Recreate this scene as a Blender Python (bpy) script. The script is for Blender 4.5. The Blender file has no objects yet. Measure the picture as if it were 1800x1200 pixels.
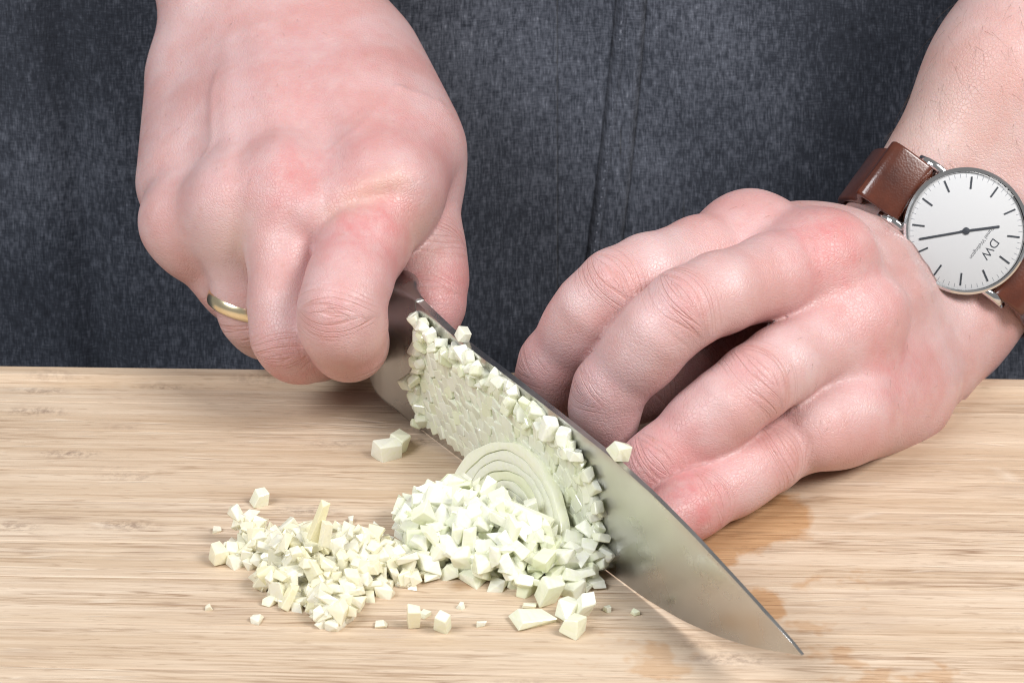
# Hands dicing an onion with a chef's knife on a bamboo board.  All tables are in millimetres, x right, y away, z up.
import bpy, bmesh, math, random
import numpy as np
from mathutils import Vector, Matrix, Euler

SC = bpy.context.scene
COL = SC.collection
S = 0.001
VOX = 0.95
BOARD_YAW = math.radians(-1.7)

# ------------------------------------------------------------------ camera, world, lamps, exposure
cam_d = bpy.data.cameras.new('camera')
cam = bpy.data.objects.new('camera', cam_d)
COL.objects.link(cam)
PITCH, DIST = math.radians(25), 0.680
cam.location = (0, -DIST * math.cos(PITCH), DIST * math.sin(PITCH))
cam.rotation_euler = (math.radians(90) - PITCH, 0, 0)
cam_d.sensor_width = 36
cam_d.lens = 80
cam_d.clip_start = 0.02
cam_d.clip_end = 50
cam_d.dof.use_dof = True
cam_d.dof.focus_distance = 0.592
cam_d.dof.aperture_fstop = 40
SC.camera = cam

world = bpy.data.worlds.new('World')
SC.world = world
world.use_nodes = True
bg = world.node_tree.nodes['Background']
bg.inputs[0].default_value = (1.0, 0.99, 0.98, 1)
bg.inputs[1].default_value = 0.28


def area_lamp(name, loc, aim, size, watts, color):
    d = bpy.data.lights.new(name, 'AREA')
    d.shape = 'RECTANGLE'
    d.size, d.size_y = size
    d.energy = watts
    d.color = color
    o = bpy.data.objects.new(name, d)
    COL.objects.link(o)
    o.location = loc
    o.rotation_euler = (Vector(aim) - Vector(loc)).to_track_quat('-Z', 'Y').to_euler()
    return o


area_lamp('softbox_key', (0.62, -0.52, 0.78), (0.0, -0.07, 0.02), (0.42, 0.42), 12.0, (1.0, 0.98, 0.96))
area_lamp('softbox_fill', (-0.60, -0.60, 0.80), (0.0, -0.05, 0.03), (0.5, 0.5), 10.5, (0.93, 0.96, 1.0))

SC.view_settings.view_transform = 'Standard'
SC.view_settings.look = 'None'
SC.view_settings.gamma = 1
SC.view_settings.exposure = -0.1
SC.cycles.use_denoising = True
SC.cycles.filter_width = 1.05
SC.cycles.sample_clamp_indirect = 4.0
SC.cycles.max_bounces = 8
SC.cycles.transparent_max_bounces = 8
SC.cycles.caustics_reflective = False
SC.cycles.caustics_refractive = False


# ------------------------------------------------------------------ helpers
def obj(name, me, mat=None, parent=None, smooth=False):
    o = bpy.data.objects.new(name, me)
    COL.objects.link(o)
    if mat is not None and me is not None and not me.materials:
        me.materials.append(mat)
    if parent is not None:
        o.parent = parent
    if smooth and me is not None:
        me.shade_smooth()
    return o


def tag(o, label, cat, group=None):
    o['label'] = label
    o['category'] = cat
    if group:
        o['group'] = group
    return o


def empty(name, loc=(0, 0, 0)):
    o = bpy.data.objects.new(name, None)
    o.empty_display_size = 0.01
    COL.objects.link(o)
    o.location = loc
    return o


def mesh(name, v, f, scale=S):
    me = bpy.data.meshes.new(name)
    me.from_pydata([tuple(float(c) * scale for c in p) for p in v], [], [tuple(int(i) for i in q) for q in f])
    me.validate()
    me.update()
    return me


def bm_mesh(name, bm):
    bmesh.ops.recalc_face_normals(bm, faces=bm.faces)
    me = bpy.data.meshes.new(name)
    bm.to_mesh(me)
    bm.free()
    return me


class N:
    """small node-tree writer"""

    def __init__(self, name):
        self.m = bpy.data.materials.new(name)
        self.m.use_nodes = True
        self.t = self.m.node_tree
        self.b = self.t.nodes['Principled BSDF']
        self.L = self.t.links

    def n(self, kind, **kw):
        nd = self.t.nodes.new(kind)
        for k, v in kw.items():
            setattr(nd, k, v)
        return nd

    def put(self, sock, v):
        if isinstance(v, bpy.types.NodeSocket):
            self.L.new(v, sock)
        else:
            sock.default_value = v

    def math(self, op, a, b=0.0, c=0.0, clamp=False):
        nd = self.n('ShaderNodeMath', operation=op, use_clamp=clamp)
        for i, v in enumerate((a, b, c)):
            self.put(nd.inputs[i], v)
        return nd.outputs[0]

    def vmath(self, op, a, b=(0, 0, 0), scale=1.0):
        nd = self.n('ShaderNodeVectorMath', operation=op)
        self.put(nd.inputs[0], a)
        if op == 'SCALE':
            self.put(nd.inputs['Scale'], scale)
        else:
            self.put(nd.inputs[1], b)
        return nd.outputs['Value'] if op in ('LENGTH', 'DISTANCE', 'DOT_PRODUCT') else nd.outputs[0]

    def obj(self):
        return self.n('ShaderNodeTexCoord').outputs['Object']

    def noise(self, vec, scale, detail=3.0, rough=0.55, dist=0.0, color=False):
        nd = self.n('ShaderNodeTexNoise')
        self.put(nd.inputs['Vector'], vec)
        nd.inputs['Scale'].default_value = scale
        nd.inputs['Detail'].default_value = detail
        nd.inputs['Roughness'].default_value = rough
        nd.inputs['Distortion'].default_value = dist
        return nd.outputs['Color' if color else 'Fac']

    def voro(self, vec, scale, feature='F1', out='Distance'):
        nd = self.n('ShaderNodeTexVoronoi', feature=feature)
        self.put(nd.inputs['Vector'], vec)
        nd.inputs['Scale'].default_value = scale
        return nd.outputs[out]

    def ramp(self, fac, stops):
        nd = self.n('ShaderNodeValToRGB')
        self.put(nd.inputs[0], fac)
        e = nd.color_ramp.elements
        while len(e) < len(stops):
            e.new(0.5)
        for el, (p, c) in zip(e, stops):
            el.position = p
            el.color = (*c, 1) if len(c) == 3 else c
        return nd.outputs[0]

    def range(self, v, a, b, c=0.0, d=1.0, smooth=False):
        nd = self.n('ShaderNodeMapRange')
        if smooth:
            nd.interpolation_type = 'SMOOTHSTEP'
        self.put(nd.inputs[0], v)
        for i, x in zip((1, 2, 3, 4), (a, b, c, d)):
            nd.inputs[i].default_value = x
        return nd.outputs[0]

    def mix(self, fac, a, b, mode='MIX'):
        nd = self.n('ShaderNodeMix', data_type='RGBA', blend_type=mode)
        self.put(nd.inputs[0], fac)
        for i, v in ((6, a), (7, b)):
            self.put(nd.inputs[i], (*v, 1) if isinstance(v, tuple) and len(v) == 3 else v)
        return nd.outputs[2]

    def attr(self, name):
        return self.n('ShaderNodeAttribute', attribute_name=name)

    def bump(self, h, strength=0.3, dist=0.001, normal=None):
        nd = self.n('ShaderNodeBump')
        nd.inputs['Strength'].default_value = strength
        nd.inputs['Distance'].default_value = dist
        self.put(nd.inputs['Height'], h)
        if normal is not None:
            self.put(nd.inputs['Normal'], normal)
        return nd.outputs[0]

    def set(self, **kw):
        for k, v in kw.items():
            s = self.b.inputs[k.replace('_', ' ')]
            if isinstance(v, tuple) and len(v) == 3 and s.type == 'RGBA':
                v = (*v, 1)
            self.put(s, v)
        return self.m


# ------------------------------------------------------------------ materials
def skin_material():
    k = N('skin')
    co = k.obj()
    red = k.attr('red').outputs['Fac']
    pale = k.attr('pale').outputs['Fac']
    cr = k.attr('crease').outputs['Vector']
    sep = k.n('ShaderNodeSeparateXYZ')
    k.put(sep.inputs[0], cr)
    s_, l_, w_ = sep.outputs
    # wrinkles across the finger joints: lines running side to side, wandering and broken
    comb = k.n('ShaderNodeCombineXYZ')
    k.put(comb.inputs[0], k.math('MULTIPLY', s_, 1.0))
    k.put(comb.inputs[1], k.math('MULTIPLY', l_, 0.07))
    k.put(comb.inputs[2], k.math('MULTIPLY', w_, 0.0))
    offs = comb.outputs[0]
    wr = k.noise(offs, 0.44, 1.0, 0.4, 0.25)
    ridge = k.math('ABSOLUTE', k.math('SUBTRACT', wr, 0.5))
    line = k.range(ridge, 0.0, 0.06, 1.0, 0.0, True)
    wr2 = k.noise(offs, 1.15, 1.0, 0.4, 0.25)
    line2 = k.range(k.math('ABSOLUTE', k.math('SUBTRACT', wr2, 0.5)), 0.0, 0.05, 0.32, 0.0, True)
    line = k.math('MULTIPLY', k.math('MAXIMUM', line, line2), w_)
    # colour
    mot = k.noise(co, 55, 4, 0.6)
    mot2 = k.noise(co, 260, 3, 0.6)
    base = k.mix(k.range(mot, 0.38, 0.62), SKIN_A, SKIN_B)
    base = k.mix(k.math('MULTIPLY', k.range(mot2, 0.4, 0.75), 0.25), base, SKIN_C)
    base = k.mix(k.math('MULTIPLY', red, k.range(k.noise(co, 170, 4, 0.7), 0.32, 0.66, 0.3, 0.95)), base, SKIN_RED)
    base = k.mix(pale, base, SKIN_PALE)
    base = k.mix(k.math('MULTIPLY', line, 0.36), base, SKIN_LINE)
    frek = k.range(k.voro(co, 95), 0.03, 0.09, 0.22, 0.0)
    base = k.mix(frek, base, (0.45, 0.2, 0.13))
    # relief: criss-cross skin cells, pores, wrinkles
    cells = k.voro(k.vmath('ADD', co, k.vmath('SCALE', k.noise(co, 500, 2, color=True), scale=0.0012)), 950, 'DISTANCE_TO_EDGE')
    cells = k.range(cells, 0.0, 0.16, 0.0, 1.0)
    fine = k.noise(co, 1700, 2, 0.6)
    big = k.noise(co, 140, 3, 0.5)
    h = k.math('ADD', k.math('MULTIPLY', cells, 0.15), k.math('MULTIPLY', fine, 0.10))
    h = k.math('ADD', h, k.math('MULTIPLY', big, 0.35))
    h = k.math('SUBTRACT', h, k.math('MULTIPLY', line, 0.45))
    nb = k.bump(h, 0.55, 0.0007)
    return k.set(Base_Color=base, Roughness=k.range(mot2, 0.2, 0.8, 0.32, 0.52), Normal=nb,
                 Subsurface_Weight=0.2, Subsurface_Radius=(1.0, 0.32, 0.16), Subsurface_Scale=0.0016,
                 Specular_IOR_Level=0.5, Coat_Weight=0.04, Coat_Roughness=0.35)


SKIN_A = (0.575, 0.33, 0.31)
SKIN_B = (0.62, 0.43, 0.42)
SKIN_C = (0.56, 0.32, 0.32)
SKIN_RED = (0.58, 0.195, 0.195)
SKIN_PALE = (0.66, 0.48, 0.345)
SKIN_LINE = (0.46, 0.2, 0.16)


def bamboo_material():
    k = N('bamboo')
    co = k.obj()
    rnd = k.n('ShaderNodeObjectInfo').outputs['Random']
    sep = k.n('ShaderNodeSeparateXYZ')
    k.put(sep.inputs[0], co)

    def streak(sx, sy, scale, detail, rough=0.6, extra=0.0):
        c = k.n('ShaderNodeCombineXYZ')
        k.put(c.inputs[0], k.math('MULTIPLY_ADD', sep.outputs[0], sx, k.math('MULTIPLY', rnd, 30 + extra)))
        k.put(c.inputs[1], k.math('MULTIPLY', sep.outputs[1], sy))
        k.put(c.inputs[2], k.math('MULTIPLY', sep.outputs[2], sy))
        return k.noise(c.outputs[0], scale, detail, rough, 0.15)
    fib = streak(13, 560, 1.0, 5, 0.8)
    wide = streak(5, 110, 1.0, 4, 0.65, 13)
    blot = streak(26, 80, 1.0, 4, 0.65, 19)
    base = k.mix(k.range(wide, 0.36, 0.64), (0.55, 0.415, 0.29), (0.70, 0.57, 0.44))
    base = k.mix(k.range(fib, 0.50, 0.64, 0.0, 0.42), base, (0.40, 0.265, 0.165))
    base = k.mix(k.range(fib, 0.36, 0.47, 0.5, 0.0), base, (0.74, 0.625, 0.495))
    bunch = k.range(streak(12, 120, 1.0, 2, 0.5, 3), 0.40, 0.60, 0.1, 1.0)
    for sx, sy, off_, th, amt, dark in ((10, 300, 5, 0.022, 0.65, (0.20, 0.105, 0.055)), (14, 520, 11, 0.03, 0.6, (0.25, 0.14, 0.075)), (20, 760, 23, 0.035, 0.5, (0.28, 0.17, 0.10))):
        hl = k.range(k.math('ABSOLUTE', k.math('SUBTRACT', streak(sx, sy, 1.0, 2, 0.5, off_), 0.5)), 0.0, th, amt, 0.0)
        base = k.mix(k.math('MULTIPLY', hl, bunch), base, dark)
    pores = k.range(streak(120, 900, 1.0, 2, 0.6, 41), 0.60, 0.70, 0.0, 0.38)
    base = k.mix(pores, base, (0.24, 0.14, 0.08))
    base = k.mix(k.math('MULTIPLY', k.range(blot, 0.54, 0.72), 0.3), base, (0.33, 0.24, 0.19))
    base = k.mix(k.math('MULTIPLY', k.range(rnd, 0.0, 1.0), 0.34), base, (0.56, 0.41, 0.275))
    fib2 = pores
    # darker node marks of the cane
    c = k.n('ShaderNodeCombineXYZ')
    k.put(c.inputs[0], k.math('MULTIPLY_ADD', sep.outputs[0], 22, k.math('MULTIPLY', rnd, 11)))
    k.put(c.inputs[1], k.math('MULTIPLY', sep.outputs[1], 70))
    nodes = k.range(k.voro(c.outputs[0], 1.0), 0.05, 0.26, 1.0, 0.0)
    nodes = k.math('MULTIPLY', nodes, k.range(k.noise(co, 420, 3, 0.7), 0.42, 0.62))
    base = k.mix(k.math('MULTIPLY', nodes, 0.6), base, (0.17, 0.105, 0.08))
    # pale knife scratches
    scr = None
    for ang, sc, th in ((0.72, 26, 0.012), (-0.9, 17, 0.009), (0.25, 14, 0.008)):
        mp = k.n('ShaderNodeMapping')
        k.put(mp.inputs[0], co)
        mp.inputs['Rotation'].default_value = (0, 0, ang)
        mp.inputs['Scale'].default_value = (0.16, 6.0, 1)
        v = k.range(k.voro(mp.outputs[0], sc, 'DISTANCE_TO_EDGE'), 0.0, th, 1.0, 0.0)
        v = k.math('MULTIPLY', v, k.range(k.noise(co, 45 + sc, 2), 0.5, 0.62))
        scr = v if scr is None else k.math('MAXIMUM', scr, v)
    base = k.mix(k.math('MULTIPLY', scr, 0.5), base, (0.72, 0.61, 0.49))
    # juice soaked into the wood
    wv = k.vmath('ADD', co, k.vmath('SCALE', k.vmath('SUBTRACT', k.noise(co, 75, 4, 0.65, color=True), (0.5, 0.5, 0.5)), scale=0.016))
    wet = None
    for cx, cy, rx, ry, cut in WET:
        cy += 20 + 0.0297 * cx
        d = k.vmath('LENGTH', k.vmath('MULTIPLY', k.vmath('SUBTRACT', k.vmath('MULTIPLY', wv, (1, 1, 0)), (cx * S, cy * S, 0)), (1000 / rx, 1000 / ry, 0)))
        v = k.range(d, 0.86, 1.04, 1.0, 0.0)
        if cut:
            v = k.math('MULTIPLY', v, k.range(k.noise(co, 60 + cx * 0.2, 3, 0.6), 0.5, 0.58, 0.0, 0.6))
        wet = v if wet is None else k.math('MAXIMUM', wet, v)
    base = k.mix(k.math('MULTIPLY', wet, 0.78), base, k.mix(1.0, base, (0.80, 0.56, 0.33), 'MULTIPLY'))
    h = k.math('SUBTRACT', k.math('MULTIPLY', fib, 0.6), k.math('MULTIPLY', scr, 0.8))
    h = k.math('ADD', h, k.math('MULTIPLY', fib2, 0.3))
    return k.set(Base_Color=base, Roughness=k.math('SUBTRACT', k.range(fib, 0.3, 0.7, 0.5, 0.66), k.math('MULTIPLY', wet, 0.26)),
                 Normal=k.bump(h, 0.35, 0.0006), Specular_IOR_Level=0.35)


WET = [(61, -106, 19, 19, 0), (49, -123, 12, 10, 0), (86, -141, 13, 10, 1), (57, -150, 12, 11, 0), (76, -163, 12, 9, 1),
       (82, -176, 11, 10, 1), (34, -170, 16, 10, 1), (96, -178, 10, 8, 1), (-3, -138, 30, 12, 1)]


def denim_material():
    k = N('denim')
    co = k.obj()
    sep = k.n('ShaderNodeSeparateXYZ')
    k.put(sep.inputs[0], co)

    def thr(sx, sz, d=2):
        c = k.n('ShaderNodeCombineXYZ')
        k.put(c.inputs[0], k.math('MULTIPLY', sep.outputs[0], sx))
        k.put(c.inputs[2], k.math('MULTIPLY', sep.outputs[2], sz))
        return k.noise(c.outputs[0], 1.0, d, 0.6)
    warp = thr(2300, 330)
    weft = thr(300, 2300)
    slub = thr(560, 210, 3)
    fade = k.noise(co, 13, 4, 0.6)
    a = k.math('ADD', k.math('MULTIPLY', warp, 0.5), k.math('MULTIPLY', weft, 0.32))
    a = k.math('ADD', a, k.math('MULTIPLY', slub, 0.34))
    a = k.math('ADD', a, k.math('MULTIPLY', fade, 0.42))
    col = k.ramp(k.range(a, 0.54, 1.14), [(0.0, (0.008, 0.009, 0.013)), (0.38, (0.031, 0.035, 0.046)), (0.68, (0.102, 0.11, 0.135)), (1.0, (0.33, 0.345, 0.39))])
    return k.set(Base_Color=col, Roughness=0.9, Specular_IOR_Level=0.15, Sheen_Weight=0.12, Sheen_Roughness=0.5,
                 Normal=k.bump(a, 0.6, 0.0006))


def steel_material(name, rough, brushed=True, tint=(0.62, 0.62, 0.61)):
    k = N(name)
    co = k.obj()
    sm = k.noise(co, 60, 4, 0.6)
    r = k.range(sm, 0.35, 0.65, rough * 0.65, rough * 1.35)
    kw = {}
    if brushed:
        mp = k.n('ShaderNodeMapping')
        k.put(mp.inputs[0], co)
        mp.inputs['Scale'].default_value = (60, 60, 2600) if brushed == 'long' else (2600, 2600, 60)
        br = k.noise(mp.outputs[0], 1.0, 2, 0.6)
        kw['Normal'] = k.bump(br, 0.14, 0.0002)
    return k.set(Base_Color=tint, Metallic=1.0, Roughness=r, **kw)


def plain(name, color, rough=0.5, metallic=0.0, **kw):
    k = N(name)
    return k.set(Base_Color=color, Roughness=rough, Metallic=metallic, **kw)


def onion_material(name, ca, cb, green, sss=0.6, rough=0.28, clear=0.22):
    k = N(name)
    rnd = k.n('ShaderNodeObjectInfo').outputs['Random']
    co = k.obj()
    vein = k.n('ShaderNodeMapping')
    k.put(vein.inputs[0], co)
    vein.inputs['Scale'].default_value = (1100, 160, 1100)
    st = k.noise(vein.outputs[0], 1.0, 2, 0.5)
    base = k.mix(rnd, ca, cb)
    base = k.mix(k.math('MULTIPLY', k.range(st, 0.45, 0.75), 0.35), base, green)
    rn2 = k.math('FRACT', k.math('MULTIPLY', rnd, 17.3))
    base = k.mix(k.math('MULTIPLY', k.range(rn2, 0.78, 1.0), 0.55), base, green)
    m = k.set(Base_Color=base, Roughness=rough, Subsurface_Weight=sss, Subsurface_Radius=(1.0, 1.0, 0.92), Subsurface_Scale=0.0025,
              Specular_IOR_Level=0.6, Coat_Weight=0.6, Coat_Roughness=0.07, Normal=k.bump(k.noise(co, 900, 2), 0.12, 0.0005))
    tl = k.n('ShaderNodeBsdfTranslucent')
    k.put(tl.inputs[0], k.mix(0.25, base, green))
    mx = k.n('ShaderNodeMixShader')
    mx.inputs[0].default_value = clear
    k.L.new(k.b.outputs[0], mx.inputs[1])
    k.L.new(tl.outputs[0], mx.inputs[2])
    k.L.new(mx.outputs[0], k.t.nodes['Material Output'].inputs[0])
    return m


def leather_material():
    k = N('brown_leather')
    co = k.obj()
    a = k.noise(co, 90, 4, 0.6)
    g = k.voro(co, 1500)
    base = k.mix(k.range(a, 0.3, 0.7), (0.055, 0.013, 0.007), (0.12, 0.03, 0.013))
    return k.set(Base_Color=base, Roughness=0.28, Coat_Weight=0.5, Coat_Roughness=0.12, Normal=k.bump(g, 0.1, 0.0003))


M_SKIN = skin_material()
M_WOOD = bamboo_material()
M_DENIM = denim_material()
M_BLADE = steel_material('blade_steel', 0.3, 'across', (0.60, 0.595, 0.58))
M_STEEL = steel_material('polished_steel', 0.11, False, (0.72, 0.72, 0.73))
M_BOLSTER = steel_material('satin_steel', 0.3, 'across', (0.36, 0.355, 0.35))
M_GOLD = plain('pale_gold', (0.95, 0.82, 0.56), 0.24, 1.0)
M_BLACK = plain('black_handle', (0.012, 0.012, 0.013), 0.4)
M_DIAL = plain('white_dial', (0.93, 0.935, 0.95), 0.35)
M_MARK = plain('dark_marker', (0.09, 0.1, 0.12), 0.25, 0.6)
M_LEATHER = leather_material()
M_ONION = onion_material('onion_flesh', (0.98, 0.98, 0.89), (0.97, 0.98, 0.80), (0.87, 0.925, 0.55), 0.2, 0.14)
M_CELL = onion_material('onion_cut_face', (0.93, 0.95, 0.77), (0.95, 0.965, 0.84), (0.87, 0.92, 0.58), 0.2, 0.12)
M_GARLIC = onion_material('garlic_flesh', (0.985, 0.965, 0.85), (0.985, 0.95, 0.74), (0.965, 0.91, 0.58), 0.2, 0.16)
M_NAIL = plain('fingernail', (0.78, 0.5, 0.44), 0.25, 0, Coat_Weight=0.3)
M_HAIR = plain('arm_hair', (0.17, 0.10, 0.06), 0.5)
M_STONE = plain('grey_worktop', (0.33, 0.33, 0.34), 0.5)
_g = N('watch_glass')
M_GLASS = _g.set(Base_Color=(1.0, 1.0, 1.0), Roughness=0.02, IOR=1.2, Transmission_Weight=1.0)


# ------------------------------------------------------------------ hands as smooth-blended volumes, turned into one skin mesh each
def V3(p):
    return np.array(p, float)


def unit(v):
    v = np.asarray(v, float)
    return v / np.linalg.norm(v)


def cone(P, a, b, ra, rb):
    a, b = V3(a), V3(b)
    ba = b - a
    h = np.clip((P - a) @ ba / (ba @ ba), 0, 1)
    d = P - a - h[:, None] * ba
    return np.sqrt((d * d).sum(1)) - (ra + (rb - ra) * h)


def ball(P, c, r):
    return np.linalg.norm(P - V3(c), axis=1) - r


def ellip(P, c, ax, r):
    q = (P - V3(c)) @ np.array(ax).T
    r = V3(r)
    k0 = np.linalg.norm(q / r, axis=1)
    k1 = np.linalg.norm(q / (r * r), axis=1) + 1e-9
    return k0 * (k0 - 1) / k1


def smin(a, b, k):
    h = np.maximum(k - np.abs(a - b), 0) / k
    return np.minimum(a, b) - h * h * k * 0.25


def smax(a, b, k):
    return -smin(-a, -b, k)


class Hand:
    def __init__(self, spec):
        self.__dict__.update(spec)
        self.W = V3(self.wrist)
        f = self.fingers
        mid = V3(f['middle'][0][0])
        row = V3(f['little'][0][0]) - V3(f['index'][0][0])
        d = np.cross(mid - self.W, row)
        self.dorsal = unit(d) * self.flip
        self.row = unit(row)
        self.joints = []
        for name, (pts, rad) in f.items():
            pts = [V3(p) for p in pts]
            for i in (1, 2):
                a, b, c = pts[i - 1], pts[i], pts[i + 1]
                bend = b - (a + c) / 2
                straight = self.dorsal - unit(c - a) * (self.dorsal @ unit(c - a))
                dd = unit(bend + straight * 3.0)
                ax = unit(unit(c - b) + unit(b - a))
                dd = unit(dd - ax * (ax @ dd))
                self.joints.append((name, i, b, ax, dd, np.cross(ax, dd), rad[i]))

    def finger(self, P, pts, rad, js):
        """a bent tube through the joints: each joint is rounded into a short arc, so the back of the finger curves"""
        M, Pi, Di, T = [V3(p) for p in pts]
        d1, d2 = js[0][4], js[1][4]
        r0, r1, r2, r3 = rad
        f = self.full
        A, B = Pi + (M - Pi) * 0.24, Pi + (Di - Pi) * 0.32
        Pm = (A + 2.2 * Pi + B) / 4.2
        Cc, E = Di + (Pi - Di) * 0.26, Di + (T - Di) * 0.30
        Dm = (Cc + 2.2 * Di + E) / 4.2
        path = [(M, r0), (M * 0.5 + A * 0.5 - d1 * 0.3, (r0 + r1) / 2 + f[0]), (A, r1 + f[0] * 0.25), (Pm, r1), (B, (r1 * 2 + r2) / 3 + f[1] * 0.3),
                (B * 0.45 + Cc * 0.55 - d2 * 0.5, (r1 + r2) / 2 + f[1] * 0.6), (Dm, r2), (E, (r2 * 2 + r3) / 3 + f[2] * 0.5), (T, r3)]
        d = None
        for (a, ra), (b, rb) in zip(path[:-1], path[1:]):
            q = cone(P, a, b, ra, rb)
            d = q if d is None else smin(d, q, 3.0)
        return d

    def __call__(self, P):
        W, D, R = self.W, self.dorsal, self.row
        d = None
        for (a, b, ra, rb, k) in self.mass:              # palm, thenar, hypothenar, forearm
            q = cone(P, a, b, ra, rb)
            d = q if d is None else smin(d, q, k)
        for n, (pts, rad) in self.fingers.items():        # metacarpals with their knuckle heads
            if n == 'thumb':
                continue
            b = V3(pts[0])
            a = W + (b - W) * 0.12 + R * ((b - W) @ R) * 0.25 - D * self.sink
            m = a * 0.45 + b * 0.55 + D * self.lift
            d = smin(d, cone(P, a, m, self.meta[0], rad[0] + 0.3), 13)
            d = smin(d, cone(P, m, b - D * 0.8, rad[0] + 0.3, rad[0] + self.meta[1]), 12)
        for n, (pts, rad) in self.fingers.items():
            if n == 'thumb':
                continue
            b = V3(pts[0])
            kn = self.knuckle.get(n, (2.5, 8.5))
            d = smin(d, ball(P, b + D * kn[0], kn[1]), 10)
        for (a, b, r) in self.tendons:
            d = smin(d, cone(P, a, b, r, r), 5)
        fing = None
        for n, (pts, rad) in self.fingers.items():
            js = [j for j in self.joints if j[0] == n]
            q = self.finger(P, pts, rad, js)
            # web of skin near the root, clean separation farther out
            t = np.linalg.norm(P - V3(pts[0]), axis=1)
            k = 1.2 + (self.web.get(n, 9.0)) * np.exp(-(t / self.webr) ** 4)
            d = smin(d, q, k)
        for (a, b, r, dep) in self.folds:                # skin folds pressed in between
            q = cone(P, a, b, r, r)
            d = smax(d, -q - 0.0, dep)
        return d


def surface_net(fn, lo, hi, vox):
    lo, hi = V3(lo), V3(hi)
    cs = vox * 5
    nc = np.ceil((hi - lo) / cs).astype(int)
    ci = np.stack(np.meshgrid(*[np.arange(n) for n in nc], indexing='ij'), -1).reshape(-1, 3)
    cc = lo + (ci + 0.5) * cs
    dv = fn(cc)
    near = np.abs(dv) < cs * 1.35
    nf = nc * 5
    F = np.repeat(np.repeat(np.repeat(dv.reshape(nc).astype(np.float32), 5, 0), 5, 1), 5, 2)
    sub = np.stack(np.meshgrid(*[np.arange(5)] * 3, indexing='ij'), -1).reshape(-1, 3)
    act = ci[near]
    fi = (act[:, None, :] * 5 + sub[None]).reshape(-1, 3)
    for i in range(0, len(fi), 400000):
        q = fi[i:i + 400000]
        F[q[:, 0], q[:, 1], q[:, 2]] = fn(lo + (q + 0.5) * vox)
    ins = F < 0
    n0, n1, n2 = ins.shape
    cnt = np.zeros((n0 - 1, n1 - 1, n2 - 1), np.uint8)
    for o in np.ndindex(2, 2, 2):
        cnt += ins[o[0]:n0 - 1 + o[0], o[1]:n1 - 1 + o[1], o[2]:n2 - 1 + o[2]]
    cells = np.argwhere((cnt > 0) & (cnt < 8))
    idx = np.full(cnt.shape, -1, np.int32)
    idx[tuple(cells.T)] = np.arange(len(cells))
    acc = np.zeros((len(cells), 3))
    num = np.zeros(len(cells))
    corners = [np.array(o) for o in np.ndindex(2, 2, 2)]
    for a in corners:
        for ax in range(3):
            if a[ax] == 0:
                b = a.copy()
                b[ax] = 1
                va = F[tuple((cells + a).T)]
                vb = F[tuple((cells + b).T)]
                x = (va < 0) != (vb < 0)
                t = np.where(x, va / np.where(x, va - vb, 1), 0)
                acc += np.where(x[:, None], a + (b - a) * t[:, None], 0)
                num += x
    v = lo + (cells + acc / num[:, None] + 0.5) * vox
    quads = []
    for ax in range(3):
        u, w = [(1, 2), (2, 0), (0, 1)][ax]
        s0 = [slice(None)] * 3
        s1 = [slice(None)] * 3
        s0[ax] = slice(0, -1)
        s1[ax] = slice(1, None)
        A, B = ins[tuple(s0)], ins[tuple(s1)]
        e = np.argwhere(A != B)
        ok = (e[:, u] > 0) & (e[:, w] > 0) & (e[:, u] < ins.shape[u] - 1) & (e[:, w] < ins.shape[w] - 1)
        e = e[ok]
        fl = A[tuple(e.T)]
        du = np.zeros(3, int)
        du[u] = 1
        dw = np.zeros(3, int)
        dw[w] = 1
        q = np.stack([idx[tuple((e - du - dw).T)], idx[tuple((e - dw).T)], idx[tuple(e.T)], idx[tuple((e - du).T)]], 1)
        q[~fl] = q[~fl][:, ::-1]
        quads.append(q)
    quads = np.concatenate(quads)
    quads = quads[(quads >= 0).all(1)]
    # pull every vertex onto the exact surface
    for _ in range(2):
        g = gradient(fn, v)
        val = fn(v)
        v = v - g * np.clip(val, -vox * 0.4, vox * 0.4)[:, None]
    return v, quads


def gradient(fn, v, e=0.35):
    g = np.stack([fn(v + d) - fn(v - d) for d in np.eye(3) * e], 1)
    return g / (np.linalg.norm(g, axis=1)[:, None] + 1e-9)


def gauss(v, c, r):
    return np.exp(-(((v - V3(c)) / r) ** 2).sum(1))


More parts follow.
